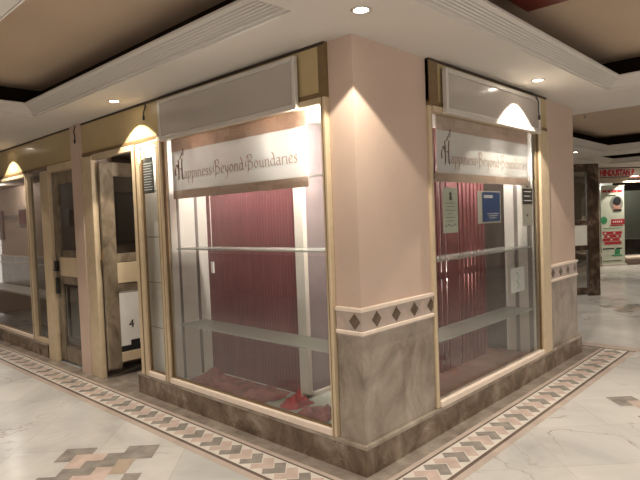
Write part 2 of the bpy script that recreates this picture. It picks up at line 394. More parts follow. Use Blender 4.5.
# ------------------------------------------------------------------ shop windows (structure)
def window_x(name, y0, y1, z0, z1, fw=.045, top=.04, mat='cream', fl=None, dp=.04):
    fl = fl or fw; fr = fw; 
    # window lying in the left wall (plane x = 0), between y0 and y1
    w = empty(name, (0, (y0 + y1) / 2, z0)); struct(w)
    f = MB().box(-.028, dp, y0, y0 + fr, z0, z1).box(-.028, dp, y1 - fl, y1, z0, z1).box(-.028, dp, y0 + fr, y1 - fl, z0, z0 + .045, m=1).box(-.028, dp, y0 + fr, y1 - fl, z1 - top, z1)
    f.build('window_frame', [mat, 'cream_lite'], w, .006)
    MB().box(-.0295, -.0275, y0 + fr * .45, y0 + fr * .6, z0, z1).box(-.0295, -.0275, y1 - fl * .6, y1 - fl * .45, z0, z1).build('groove_line', 'gold_dark', w)
    b = MB().box(-.006, .012, y0 + fr, y0 + fr + .012, z0 + .045, z1 - top).box(-.006, .012, y1 - fl - .012, y1 - fl, z0 + .045, z1 - top).box(-.006, .012, y0 + fr, y1 - fl, z0 + .045, z0 + .057)
    b.build('glazing_bead', 'gold_dark', w)
    box('window_pane', 'glass', .002, .008, y0 + fr + .004, y1 - fl - .004, z0 + .05, z1 - top - .004, w)
    return w
def window_y(name, x0, x1, z0, z1, fw=.05, fr=.1, top=.04):
    w = empty(name, ((x0 + x1) / 2, 0, z0)); struct(w)
    MB().box(x0, x0 + fw, -.012, .04, z0, z1).box(x1 - fr, x1, -.028, .04, z0, z1).box(x0 + fw, x1 - fr, -.028, .04, z0, z0 + .045, m=1).box(x0 + fw, x1 - fr, -.028, .04, z1 - top, z1).build('window_frame', ['cream', 'cream_lite'], w, .006)
    MB().box(x0 + fw, x0 + fw + .01, -.006, .012, z0 + .045, z1 - top).box(x1 - fr - .01, x1 - fr, -.006, .012, z0 + .045, z1 - top).build('glazing_bead', 'gold_dark', w)
    box('window_pane', 'glass', x0 + fw + .004, x1 - fr - .004, .002, .008, z0 + .05, z1 - top - .004, w)
    return w
window_x('window_1', .208, 2.155, .19, 2.29, .04)
window_x('window_2', 2.157, 2.60, .19, 2.27, .035, fl=.13, dp=.014)
window_y('window_3', .79, 2.87, .19, 2.30, .035, .20)
window_x('window_4', 5.20, 9.3, .175, 2.24, .10)
# posts of the left shop
struct(box('trim_13', 'cream', -.03, .03, 3.42, 3.638, 0, 2.27, bevel=.008))
struct(box('trim_14', 'cream', -.03, .02, 4.56, 4.80, .0, 2.22, bevel=.008))
struct(box('trim_15', 'cream', -.03, .05, 3.872, 4.56, 2.19, 2.27, bevel=.005))
struct(box('trim_16', 'cream', -.02, .03, 2.556, 3.42, 2.225, 2.28, bevel=.005))
struct(box('trim_17', 'cream', -.02, .05, 4.80, 5.20, .175, .22)); 
w5 = empty('window_5', (0, 5, .2)); struct(w5); box('window_pane', 'glass_dark', .01, .016, 4.802, 5.198, .22, 2.2, w5)

# fascia boards above the glass
def fascia_x(name, y0, y1, z0, z1):
    f = empty(name, (0, (y0 + y1) / 2, z0)); struct(f)
    box('fascia_board', 'gold', -.012, .03, y0, y1, z0 + .03, z1 - .014, f)
    MB().box(-.02, .03, y0, y1, z0, z0 + .03).build('fascia_trim', 'gold_dark', f)
    box('shadow_strip', 'shadow_gap', -.018, .03, y0, y1, z1 - .014, ZC, f)  # dark strip in place of the shadow line at the ceiling
fascia_x('wall_fascia_front', .208, 2.16, 2.29, ZC - .004)
fascia_x('wall_fascia_entry', 2.16, 3.638, 2.28, ZC - .004)
fascia_x('wall_fascia_left', 3.872, 9.5, 2.25, ZC - .004)
box('corner_trim', 'gold_dark', -.016, .03, .206, .262, 2.32, ZC, bpy.data.objects['wall_fascia_front'])
f = empty('wall_fascia_right', (1.8, 0, 2.3)); struct(f)
box('fascia_board', 'gold', .79, 2.86, -.012, .03, 2.33, 2.604, f); box('shadow_strip', 'shadow_gap', .79, 2.86, -.02, .03, 2.604, ZC, f)  # top strip: the shadow line under the ceiling built as a dark bar
MB().box(.79, .90, -.02, .03, 2.30, 2.604).box(.90, 2.86, -.02, .03, 2.30, 2.33).build('fascia_trim', 'gold_dark', f)

# ------------------------------------------------------------------ light boxes on the fascia
s = tag(empty('signboard', (-.03, 1.3, 2.29)), 'blank grey-white signboard in aluminium frame above the left display window', 'signboard')
y0, y1, z0, z1 = .425, 2.06, 2.242, 2.575
MB().box(-.062, -.030, y0, y0 + .03, z0, z1).box(-.062, -.030, y1 - .03, y1, z0, z1).box(-.062, -.030, y0 + .03, y1 - .03, z0, z0 + .035).box(-.062, -.030, y0 + .03, y1 - .03, z1 - .03, z1).build('frame', 'alu', s, .005)
MB().box(-.054, -.030, y0 + .031, y1 - .031, z0 + .036, z1 - .031).build('sign_face', 'acrylic', s)
s = tag(empty('signboard', (1.87, -.03, 2.29)), 'blank grey-white signboard with bright lamp patch above the right display window', 'signboard')
x0, x1, z0, z1 = .94, 2.605, 2.255, 2.572
MB().box(x0, x0 + .03, -.066, -.030, z0, z1).box(x1 - .03, x1, -.066, -.030, z0, z1).box(x0 + .03, x1 - .03, -.066, -.030, z0, z0 + .04).box(x0 + .03, x1 - .03, -.066, -.013, z1 - .035, z1).build('frame', 'alu', s, .005)
MB().box(x0 + .031, x1 - .031, -.056, -.030, z0 + .041, z1 - .036).build('sign_face', 'acrylic', s)
cables = [([(-.014, 2.33, 2.60), (-.02, 2.325, 2.57), (-.03, 2.335, 2.53), (-.035, 2.33, 2.49)], 'short black cable dangling on the ochre fascia left of the signboard'),
          ([(-.038, 3.72, 2.61), (-.042, 3.75, 2.55), (-.041, 3.73, 2.50), (-.042, 3.74, 2.46)], 'short dark pipe stub at the top of the narrow pink column')]
for pts, lab in cables:
    c = MB().tube(pts, .006); c.cyl((pts[-1][0], pts[-1][1], pts[-1][2] - .03), .011, .035, n=10)
    tag(c.build('cable', 'black', smooth=True), lab, 'cable')
c = MB().tube([(2.36, -.072, 2.59), (2.47, -.075, 2.575), (2.52, -.078, 2.53), (2.525, -.074, 2.46), (2.54, -.074, 2.40)], .006); c.cyl((2.54, -.074, 2.37), .011, .04, n=10)
tag(c.build('cable', 'black', smooth=True), 'thin black cable hanging over the right end of the right signboard', 'cable')

# ------------------------------------------------------------------ hand-lettered banners
GL = {  # broad-nib strokes, x-height = 1
 'H': (1.5, [[(.1, 2.1), (.25, 1.9), (.25, 0), (.1, -.15)], [(1.1, 2.2), (1.0, 1.6), (1.0, .1), (1.25, -.1)], [(-.35, 1.4), (-.2, 1.7), (.25, 1.0), (.7, 1.15), (1.0, 1.0)], [(-.5, .4), (-.62, .9), (-.4, 1.3)]]),
 'a': (1.0, [[(.1, .85), (.45, 1.0), (.72, .8), (.72, .1), (.9, 0)], [(.72, .55), (.3, .55), (.1, .3), (.25, 0), (.55, .05), (.72, .25)]]),
 'p': (1.02, [[(.05, .95), (.2, .9), (.2, -.75), (.05, -.85)], [(.2, .8), (.5, 1.0), (.8, .75), (.8, .25), (.5, 0), (.2, .15)]]),
 'i': (.5, [[(.05, .9), (.2, .95), (.2, .1), (.38, 0)], [(.2, 1.35), (.27, 1.42)]]),
 'n': (1.05, [[(.05, .9), (.2, .95), (.2, 0)], [(.2, .75), (.5, 1.0), (.75, .85), (.75, .1), (.93, 0)]]),
 'e': (.9, [[(.12, .5), (.7, .62), (.62, .92), (.4, 1.0), (.12, .75), (.1, .3), (.35, 0), (.72, .15)]]),
 's': (.75, [[(.6, .85), (.4, 1.0), (.15, .85), (.2, .62), (.5, .45), (.58, .2), (.35, 0), (.08, .12)]]),
 'B': (1.45, [[(.05, 1.75), (.3, 1.9), (.35, 1.6), (.35, -.1), (.2, -.5)], [(.0, 1.45), (.35, 1.9), (.8, 1.95), (1.1, 1.65), (.95, 1.2), (.45, 1.05)], [(.45, 1.05), (1.05, .9), (1.25, .5), (1.05, .1), (.6, -.05), (.3, .05)], [(-.12, .35), (-.25, .8), (-.05, 1.2)]]),
 'y': (1.0, [[(.05, .95), (.2, .9), (.25, .3), (.45, .1), (.7, .3)], [(.75, .95), (.72, .1), (.5, -.7), (.15, -.8)]]),
 'o': (1.0, [[(.45, 1.0), (.12, .7), (.12, .3), (.45, 0), (.8, .3), (.8, .7), (.45, 1.0)]]),
 'd': (1.05, [[(.35, 1.75), (.62, 1.45), (.8, .9), (.75, .2), (.95, 0)], [(.75, .8), (.4, 1.0), (.12, .7), (.12, .25), (.4, 0), (.72, .2)]]),
 'u': (1.05, [[(.05, .95), (.2, .9), (.2, .2), (.45, 0), (.75, .2)], [(.75, .95), (.75, .1), (.93, 0)]]),
 'r': (.72, [[(.05, .9), (.2, .95), (.2, 0)], [(.2, .72), (.42, 1.0), (.66, .88)]]),
 ' ': (.55, []),
}
def smooth_line(p, k=3):
    for _ in range(2):
        q = [p[0]]
        for a, b in zip(p, p[1:]):
            q += [(a[0] * .75 + b[0] * .25, a[1] * .75 + b[1] * .25), (a[0] * .25 + b[0] * .75, a[1] * .25 + b[1] * .75)]
        q.append(p[-1]); p = q
    return p
def lettering(mb, s, length, to3, m_rest, xh=None):
    tot = sum(GL[c][0] for c in s); sc = length / tot; yh = xh or sc; x = 0
    nb = (.078 * sc, .042 * yh)
    for i, c in enumerate(s):
        adv, strokes = GL[c]; m = 1 if i == 0 else m_rest; k = 1.35 if i == 0 else 1.0
        if i == 0: nb = (.15 * sc, .06 * yh)
        else: nb = (.078 * sc, .042 * yh)
        for st in strokes:
            pts = [((x + px * (1.1 if i == 0 else 1)) * sc, py * yh * k) for px, py in smooth_line(st)]
            for a, b in zip(pts, pts[1:]):
                mb.quad(to3(a[0] - nb[0], a[1] - nb[1]), to3(b[0] - nb[0], b[1] - nb[1]), to3(b[0] + nb[0], b[1] + nb[1]), to3(a[0] + nb[0], a[1] + nb[1]), m=m)
                t = .03 * yh
                mb.quad(to3(a[0] + t, a[1] - t), to3(b[0] + t, b[1] - t), to3(b[0] - t, b[1] + t), to3(a[0] - t, a[1] + t), m=m)
        x += adv
    nb = (.15 * sc, .07 * yh)
    for st in ([(.5, 3.0), (.9, 2.9), (.75, 3.5), (1.15, 3.3), (1.2, 3.9)], [(1.2, 3.3), (1.55, 3.4), (1.6, 4.0), (1.45, 4.5), (1.75, 4.4)]):
        pts = [(px * sc, py * yh) for px, py in smooth_line(st)]
        for a, b in zip(pts, pts[1:]):
            mb.quad(to3(a[0] - nb[0] * .8, a[1] - nb[1]), to3(b[0] - nb[0] * .8, b[1] - nb[1]), to3(b[0] + nb[0] * .8, b[1] + nb[1]), to3(a[0] + nb[0] * .8, a[1] + nb[1]), m=1)
PHR = 'Happiness Beyond Boundaries'
b = tag(empty('banner', (.05, 1.2, 1.76)), 'white banner lettered Happiness Beyond Boundaries, left window', 'banner')
box('cloth', 'banner', .050, .053, .445, 2.05, 1.828, 2.155, b)
box('border', 'border', .049, .054, .445, 2.05, 2.155, 2.272, b).__setitem__('label', 'upper brown patterned border')
box('border', 'border', .049, .054, .445, 2.05, 1.76, 1.828, b).__setitem__('label', 'lower brown patterned border')
mb = MB(); lettering(mb, PHR, 1.435, lambda s, h: (.0485, 1.965 - s, 1.925 + h), 0, .055); mb.build('lettering', ['ink_tan', 'ink_maroon'], b)
b2 = tag(empty('banner', (1.75, .05, 1.8)), 'white banner lettered Happiness Beyond Boundaries, right window', 'banner')
box('cloth', 'banner', .975, 2.565, .050, .053, 1.85, 2.16, b2)
box('border', 'border', .975, 2.565, .049, .054, 2.16, 2.282, b2).__setitem__('label', 'upper brown patterned border')
box('border', 'border', .905, 2.565, .049, .054, 1.785, 1.85, b2).__setitem__('label', 'lower brown patterned border')
mb = MB(); lettering(mb, PHR, 1.47, lambda s, h: (1.075 + s, .0485, 1.925 + h), 0, .056); mb.build('lettering', ['ink_tan', 'ink_maroon'], b2)

# ------------------------------------------------------------------ inside the left display
struct(box('wall_display_floor_left', 'pale_base', .042, .62, .21, 2.11, .16, .205))
struct(MB().box(.03, .50, .208, 2.13, 2.27, 2.31).build('wall_display_soffit_left', 'white_lam'))
p = struct(empty('wall_side_panel', (.25, 2.12, .2)))
MB().box(.042, .105, 2.105, 2.125, .2, 2.27).box(.128, .285, 2.105, 2.125, .2, 2.27).box(.312, .44, 2.105, 2.125, .2, 2.27).build('laminate_panel', 'white_lam', p)
MB().box(.105, .128, 2.100, 2.125, .2, 2.27).box(.285, .312, 2.100, 2.125, .2, 2.27).build('joint_strip', 'joint', p)
bk = struct(empty('wall_display_back', (.5, 1.5, .2)))
box('corrugated_panel', 'maroon', .41, .44, .92, 2.10, .205, 2.27, bk)
MB().box(.404, .41, 2.035, 2.040, 1.3, 1.95).build('light_strip', 'white_metal', bk)
box('lock_plate', 'white', .398, .41, 2.015, 2.05, 1.10, 1.20, bk)
box('wall_display_post', 'white_metal', .37, .41, .835, .925, .205, 2.27, struct(empty('wall_post_frame', (.45, .9, .2))))
box('bottom_rail', 'white_metal', .37, 1.3, .835, .895, .205, .235, bpy.data.objects['wall_post_frame'])
struct(box('wall_partition', 'mauve', .41, 1.6, .865, .88, .235, 2.27))
struct(box('floor_shop_inside', 'red_floor', .62, 3.45, .3, 3.4, .0, .19))
shelf_specs = [('upper clear glass shelf across the left display window', .045, .30, .235, 2.03, 1.333, 1.345),
               ('lower clear glass shelf across the left display window', .045, .30, .235, 2.03, .688, .70),
               ('narrow glass shelf behind the foot of the left banner', .06, .14, .212, 2.06, 1.825, 1.834)]
for lab, a, bq, c, d, e, f_ in shelf_specs:
    s = box('glass_shelf', 'shelf', a, bq, c, d, e, f_); tag(s, lab, 'shelf', 'glass shelves of the left display')
shelf_specs = [('upper clear glass shelf across the right display window', .83, 2.59, .045, .30, 1.205, 1.217),
               ('lower clear glass shelf across the right display window', .83, 2.59, .045, .30, .622, .632),
               ('narrow glass shelf behind the foot of the right banner', .83, 2.60, .06, .14, 1.825, 1.834)]
for lab, a, bq, c, d, e, f_ in shelf_specs:
    s = box('glass_shelf', 'shelf', a, bq, c, d, e, f_); tag(s, lab, 'shelf', 'glass shelves of the right display')
for (x, y, z, lab) in ((.875, .045, 1.80, 'small dark clip holding the left end of the right banner'),):
    c = MB().box(x - .035, x + .025, y - .02, y + .03, z, z + .06); tag(c.build('shelf_clip', 'black', bevel=.004), lab, 'clip')
# crumpled fabric on the display base
def cloth(name, mat, cx, cy, rx, ry, h, seed, z0=.206, lumps=9, edge=.25):
    rnd = random.Random(seed); L = [(rnd.uniform(-.7, .7), rnd.uniform(-.85, .85), rnd.uniform(.16, .3), rnd.uniform(.2, .7)) for _ in range(lumps)]
    N, K = 44, 64; mb = MB(); idx = {}
    for i in range(N + 1):
        for j in range(K + 1):
            r = i / N; t = 2 * PI * j / K
            rr = r * (1 + .05 * math.sin(3 * t + seed) + .03 * math.sin(7 * t + 2 * seed))
            cc, ss = math.cos(t), math.sin(t); u = rr * math.copysign(abs(cc) ** .4, cc) * .93; v = rr * math.copysign(abs(ss) ** .4, ss) * .93
            z = sum(a * math.exp(-((u - p) ** 2 + (v - q) ** 2) / (w * w)) for p, q, w, a in L)
            z += .10 * math.sin(9 * u + 5 * v + seed) * math.sin(6 * v - 4 * u) + .12 * abs(math.sin(7 * u - 11 * v + 1.3 * math.sin(5 * v)))
            z = max(0, z) * h * (1 - r ** 8) + .004
            idx[i, j] = len(mb.v); mb.v.append((cx + u * rx, cy + v * ry, z0 + z))
    for i in range(N):
        for j in range(K):
            mb.f.append((idx[i, j], idx[i + 1, j], idx[i + 1, j + 1], idx[i, j + 1])); mb.m.append(0)
    return mb.build(name, mat, smooth=True)
tag(cloth('cloth', 'rose_cloth', .225, 1.51, .165, .56, .045, 3, lumps=22), 'long dusty rose cloth spread over the base of the left display', 'cloth')
tag(cloth('cloth', 'red_cloth', .22, .815, .125, .095, .06, 11, lumps=22), 'bright red cloth heaped by the white post in the left display', 'cloth')
tag(cloth('cloth', 'rose_cloth', .19, .55, .125, .15, .045, 8, lumps=14), 'small crumpled rose cloth at the right end of the left display', 'cloth')
mb = MB().tube([(.065, 2.0 - .05 * k, .213 + .002 * math.sin(k)) for k in range(24)], .006, 6)
tag(mb.build('ribbon', 'gold', smooth=True), 'thin gilt ribbon lying along the front edge of the left display', 'ribbon')

# ------------------------------------------------------------------ inside the right display
struct(box('wall_display_floor_right', 'red_floor', .80, 2.62, .042, .40, .16, .205))
struct(box('wall_display_soffit_right', 'white_lam', .80, 2.62, .03, .45, 2.28, 2.31))
p = struct(empty('wall_side_panel_right', (2.61, .15, .2)))
MB().box(2.60, 2.62, .088, .178, .2, 2.28).box(2.60, 2.62, .217, .31, .2, 2.28).box(2.60, 2.62, .03, .045, .2, 2.28).build('laminate_panel', 'white_lam', p)
MB().box(2.604, 2.62, .178, .217, .2, 2.28).box(2.604, 2.62, .045, .088, .2, 2.28).build('joint_strip', 'joint', p)
sc = struct(empty('wall_slat_screen', (1.9, .4, .2)))
x = 1.42; w_ = [.05, .06, .20]
sl = MB().box(1.36, 1.50, .40, .415, .205, 2.27).box(1.525, 1.57, .40, .415, .205, 2.27).box(1.60, 1.655, .40, .415, .205, 2.27).box(1.685, 1.87, .40, .415, .205, 2.27)
x = 1.90
while x < 2.36: sl.box(x, x + .048, .40, .415, .205, 2.27); x += .070
sl.box(1.36, 2.38, .415, .43, 1.0, 1.05).box(1.36, 2.38, .415, .43, .3, .36).box(1.36, 2.38, .415, .43, 1.9, 1.96)
sl.build('maroon_slats', 'maroon_board', sc)
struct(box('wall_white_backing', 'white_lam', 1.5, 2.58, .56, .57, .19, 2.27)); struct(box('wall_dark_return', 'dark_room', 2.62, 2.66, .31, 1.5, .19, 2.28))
# notices on the right window (stuck to the inside of the glass)
def sheet_y(name, x0, x1, z0, z1, y, mat, label, cat):
    r = tag(empty(name, ((x0 + x1) / 2, y, z0)), label, cat); box('sheet', mat, x0, x1, y, y + .002, z0, z1, r); return r
r = sheet_y('notice', .975, 1.185, 1.41, 1.74, .012, 'paper_green', 'tall beige notice with a small black figure at its top, right window', 'notice')
MB().cyl((1.08, .0085, 1.695), .014, .002, 'y', 14).box(1.066, 1.094, .0085, .0105, 1.65, 1.68).box(1.09, 1.105, .0085, .0105, 1.648, 1.656).build('printed_figure', 'ink_black', r)
ln = MB()
for k, (a, b_) in enumerate([(.03, .17), (.05, .16), (.03, .17), (.06, .12), (.03, .17), (.05, .15)]): ln.box(.975 + a, .975 + b_, .009, .011, 1.625 - k * .026, 1.630 - k * .026)
for k in range(4): ln.box(1.0 + k * .043, 1.02 + k * .043, .009, .011, 1.455 + .008 * (k % 2), 1.468 + .008 * (k % 2))
ln.build('printed_lines', 'ink_grey', r)
r = sheet_y('notice', 1.50, 1.90, 1.462, 1.722, .014, 'paper', 'blue sign with white lettering in the right display window', 'sign')
box('blue_field', 'blue', 1.575, 1.885, .011, .0135, 1.475, 1.712, r)
MB().box(1.60, 1.75, .0095, .011, 1.665, 1.690).build('printed_heading', 'white', r)
ln = MB()
for k in range(3): ln.box(1.65 + .02 * k, 1.85 - .02 * k, .009, .0105, 1.535 - k * .017, 1.541 - k * .017)
ln.build('printed_lines', 'white', r)
r = sheet_y('notice', 2.33, 2.55, 1.415, 1.755, .012, 'paper', 'narrow notice with a black heading block, right end of right window', 'notice')
box('black_heading', 'ink_black', 2.335, 2.545, .009, .0115, 1.61, 1.75, r)
ln = MB()
for k in range(3): ln.box(2.36, 2.52 - .03 * (k % 2), .007, .0088, 1.72 - k * .04, 1.727 - k * .04)
ln.build('printed_lines', 'white', r)
MB().cyl((2.43, .009, 1.51), .014, .002, 'y', 12).build('red_dot', 'ink_maroon', r)
r = sheet_y('notice', 2.06, 2.34, .84, 1.055, .012, 'white', 'pale paper with a green mark low in the right window', 'notice')
g = MB(); 
for k in range(7):
    t = k * .9; g.box(2.19 + .02 * math.sin(t * 2), 2.215 + .02 * math.sin(t * 2), .009, .0112, .87 + .022 * k, .88 + .022 * k)
g.build('green_mark', 'ink_green', r)

# shop interior behind the displays
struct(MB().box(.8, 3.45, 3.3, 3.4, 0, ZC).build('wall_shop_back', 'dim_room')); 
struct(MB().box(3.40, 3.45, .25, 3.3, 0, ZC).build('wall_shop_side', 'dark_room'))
struct(MB().box(.03, 3.45, 2.13, 2.17, .19, 2.30).build('wall_shop_divider', 'dim_room'))
struct(MB().box(.205, .245, .0 + .205, .21, .2, .21).build('wall_inner_filler', 'dim_room'))

# ------------------------------------------------------------------ narrow window (window_2) backing and slate
p = struct(empty('wall_shutter_panel', (.09, 2.4, .2)))
for k in range(5): box('shutter_panel', 'white_lam', .09, .10, 2.17, 2.60, .2 + k * .415, .2 + k * .415 + .405, p)
box('joint_strip', 'joint', .101, .108, 2.17, 2.60, .2, 2.27, p)
r = tag(empty('notice', (.01, 2.38, 1.83)), 'dark slate notice with white lines in the narrow left window', 'notice')
box('sheet', 'slate', .0085, .012, 2.29, 2.47, 1.83, 2.145, r)
ln = MB()
for k in range(11): ln.box(.0075, .0085, 2.31 + .012 * (k * 7 % 3), 2.455, 2.09 - k * .023, 2.095 - k * .023)
ln.build('printed_lines', 'white', r)

# ------------------------------------------------------------------ entry recess and its open glass door
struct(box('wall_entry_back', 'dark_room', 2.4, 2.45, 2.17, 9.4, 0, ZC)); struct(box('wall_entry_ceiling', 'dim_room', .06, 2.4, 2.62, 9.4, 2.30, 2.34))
struct(box('wall_entry_right', 'cream_wall', .11, 2.4, 2.60, 2.66, 0, 2.3))
d = struct(empty('door_1', (.06, 3.34, 0)))
MB().box(.01, .15, 3.322, 3.36, .10, 2.2).box(.86, 1.0, 3.322, 3.36, .10, 2.2).build('stile', 'door_lam', d, .003)
MB().box(.15, .86, 3.322, 3.36, 2.06, 2.2).box(.15, .86, 3.322, 3.36, 1.18, 1.27).box(.15, .86, 3.322, 3.36, .88, .96).build('rail', 'door_lam', d, .003)
box('lock_rail', 'tan_lam', .145, 1.0, 3.316, 3.364, .965, 1.175, d, .003)
box('bottom_rail', 'tan_lam', .15, .86, 3.318, 3.36, .15, .25, d, .003)
box('door_pane', 'glass_dark', .15, .86, 3.34, 3.346, 1.27, 2.06, d)
box('infill_panel', 'white_lam', .15, .86, 3.335, 3.350, .25, .88, d)
MB().box(.155, .86, 3.330, 3.335, .25, .31).box(.26, .36, 3.330, 3.335, .31, .36).build('dark_print', 'ink_black', d)
text('number_mark', '4', 'ink_black', .12, (.245, 3.333, .49), (1, 0, 0), (0, 0, 1), d, ext=.001)
box('hinge', 'gold_dark', -.004, .01, 3.325, 3.35, 1.2, 1.32, d)
# things behind that door
t = tag(empty('wall_panel', (.62, 3.79, 1.36)), 'dark framed panel hung on the wall seen through the entry door', 'panel')
box('frame', 'black', .36, .95, 3.76, 3.79, 1.36, 1.93, t, .005); box('picture', 'slate', .39, .92, 3.755, 3.762, 1.39, 1.90, t)

# ------------------------------------------------------------------ left shop: closed glass door, window room
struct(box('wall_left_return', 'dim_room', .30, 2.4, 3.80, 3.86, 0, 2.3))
d = struct(empty('door_2', (.03, 4.3, 0)))
MB().box(.02, .055, 4.42, 4.56, .03, 2.19).box(.02, .055, 3.875, 3.93, .03, 2.19).build('stile', 'door_lam', d, .003)
MB().box(.02, .055, 3.93, 4.40, 2.05, 2.19).box(.02, .055, 3.93, 4.40, 1.22, 1.30).box(.02, .055, 3.93, 4.40, .92, 1.01).box(.02, .055, 3.93, 4.40, .03, .20).build('rail', 'door_lam', d, .003)
box('lock_rail', 'tan_lam', .012, .058, 3.88, 4.44, 1.01, 1.22, d, .003)
box('door_pane', 'glass_dark', .035, .04, 3.93, 4.40, 1.30, 2.05, d); box('door_pane', 'glass_dark', .035, .04, 3.93, 4.40, .20, .92, d)
h = MB().box(-.02, .012, 4.475, 4.53, 1.06, 1.18).box(-.015, .012, 4.48, 4.525, .80, .99).tube([(-.04, 4.49, 1.08), (-.05, 4.45, 1.08), (-.05, 4.40, 1.08)], .011).tube([(0, 4.5, 1.08), (-.04, 4.49, 1.08)], .012)
h.build('handle', 'black', d, .004)
t = tag(empty('cabinet', (.5, 5.0, 0)), 'low pale cabinet with dark frame inside the left glass door', 'cabinet')
box('body', 'white_lam', .45, .9, 4.75, 5.9, .06, .80, t, .004); MB().box(.43, .45, 4.75, 4.80, .06, .8).box(.43, .45, 5.3, 5.34, .06, .8).box(.43, .45, 4.75, 5.9, .78, .82).box(.43, .45, 4.75, 5.9, .06, .12).build('frame', 'black', t)
t = tag(empty('potted_plant', (.62, 5.05, .82)), 'small potted green plant seen through the left glass door', 'plant')
MB().cyl((.62, 5.35, .822), .05, .12, r2=.07, n=18).build('pot', 'pot', t, smooth=False)
lv = MB(); rnd = random.Random(2)
for k in range(26):
    a = rnd.uniform(0, 2 * PI); l = rnd.uniform(.10, .24); e = rnd.uniform(.5, 1.3); c, s_ = math.cos(a), math.sin(a)
    P = [(.62 + c * l * f * math.cos(e), 5.35 + s_ * l * f * math.cos(e), .93 + l * math.sin(e) * f * 1.2 - .06 * f * f) for f in (0, .5, 1)]
    wv = .018; n_ = (-s_ * wv, c * wv)
    lv.quad(P[0], (P[1][0] + n_[0], P[1][1] + n_[1], P[1][2]), P[2], (P[1][0] - n_[0], P[1][1] - n_[1], P[1][2]))
lv.build('leaves', 'leaf', t)
t = tag(empty('wall_speaker', (.85, 6.2, 1.6)), 'small dark box on the wall seen through the left glass door', 'box')
box('body', 'black', .80, .86, 6.02, 6.22, 1.58, 1.82, t, .006); box('front', 'slate', .795, .80, 6.04, 6.20, 1.60, 1.80, t)
# room wall seen through window_4
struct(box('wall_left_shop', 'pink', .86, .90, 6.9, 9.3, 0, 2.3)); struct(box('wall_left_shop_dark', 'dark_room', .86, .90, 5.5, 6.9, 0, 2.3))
struct(MB().box(.0, 2.4, 2.66, 3.80, 0, .003).build('trim_19', 'strip'))
p = struct(empty('wall_left_dado', (.8, 7.3, 0))); box('marble_slab', 'plinth', .84, .858, 6.9, 9.3, .0, .96, p); box('top_moulding', 'cream_lite', .82, .858, 6.9, 9.3, 1.085, 1.11, p); box('bottom_moulding', 'cream_lite', .82, .858, 6.9, 9.3, .96, .985, p); 
dd = MB().box(.838, .858, 6.9, 9.3, .985, 1.085)
dm = 7.0
while dm < 9.2: dd.quad((.836, dm - .06, 1.035), (.836, dm, .988), (.836, dm + .06, 1.035), (.836, dm, 1.082), m=1); dm += .24
dd.build('tile_band', ['strip', 'plinth'], p)
t = tag(empty('picture_frame', (.85, 7.7, 1.6)), 'small dark framed picture on the pink wall behind the far left window', 'picture')
box('frame', 'black', .84, .858, 7.87, 8.26, 1.61, 1.90, t, .004); box('print', 'ink_maroon', .836, .8405, 7.91, 8.22, 1.64, 1.87, t)
t = MB().box(.83, .842, 8.32, 8.95, 1.755, 1.767).box(.83, .842, 8.32, 8.95, 1.795, 1.805).box(.828, .845, 8.92, 8.98, 1.745, 1.815)
tag(t.build('hook_rail', 'black'), 'thin black rail on the pink wall left of the small framed picture', 'rail')
t = tag(empty('wall_hanging', (.85, 8.9, 1.4)), 'dark red panel at the far left edge of the pink wall', 'panel')
box('panel', 'ink_maroon', .835, .858, 9.08, 9.28, 1.38, 1.90, t, .003); box('rod', 'black', .83, .84, 9.06, 9.29, 1.90, 1.915, t)
t = tag(empty('counter', (.5, 6.6, 0)), 'long low grey counter behind the far left window', 'counter')
box('body', 'dim_room', .45, .81, 5.95, 9.2, .175, .56, t, .004); box('top', 'white_lam', .42, .81, 5.93, 9.22, .56, .59, t, .003)
struct(box('floor_left_shop', 'dado', .06, 2.4, 4.6, 9.3, 0, .06))

# ------------------------------------------------------------------ far end of the corridor, right
A = Vector((13.3, 2.65, 0)); ux = Vector((.8, -.6, 0)); un = Vector((-.6, -.8, 0))
XF = Matrix(((.8, .6, 0, A.x), (-.6, .8, 0, A.y), (0, 0, 1, 0), (0, 0, 0, 1)))   # local x along the front, local y away from the viewer
def fbox(name, mat, x0, x1, y0, y1, z0, z1, parent=None, m=None): return MB().box(x0, x1, y0, y1, z0, z1).build(name, mat, parent, xf=XF)
struct(fbox('wall_far_shop_back', 'grey_green', -3, 5, 1.6, 1.65, 0, 2.62))
struct(MB().box(-3, 5, .02, .3, 2.22, 2.62).box(-3, -.7, .05, .3, 0, 2.3).box(2.6, 5, .02, .3, 0, 2.3).build('wall_far_shop_front', 'cream_wall', xf=XF))
struct(MB().box(.74, 5, -.12, 1.6, 0, .16).build('floor_far_step', 'dim_room', xf=XF)); struct(MB().box(.74, 5, -.16, 1.6, .16, .20).build('trim_18', 'cream_lite', xf=XF))
struct(MB().box(.72, 5, .30, .36, 2.0, 2.30).build('wall_far_lintel', 'black', xf=XF))
w = struct(empty('window_6', tuple(A + ux * 1.8 + Vector((0, 0, .2))))); fbox('window_pane', 'glass_dark', .76, 4.8, .34, .35, .21, 2.0, w); MB().box(.72, .76, .3, .36, .2, 2.0).build('window_frame', 'alu', w, xf=XF)
t = tag(empty('cabinet', tuple(A + ux * 1.3 + Vector((0, .9, .2)))), 'dark low cabinet inside the far shop on the right edge', 'cabinet')
fbox('body', 'black', 1.02, 1.9, .6, .9, .21, .62, t); fbox('top', 'slate', 1.0, 1.92, .58, .92, .62, .65, t)
t = tag(empty('shop_sign', tuple(A + Vector((0, 0, 2.35)))), 'long pale shop sign with red capitals over the far shop', 'sign')
fbox('sign_panel', 'paper', -.05, 4.0, -.06, .015, 2.35, 2.68 - .065, t)
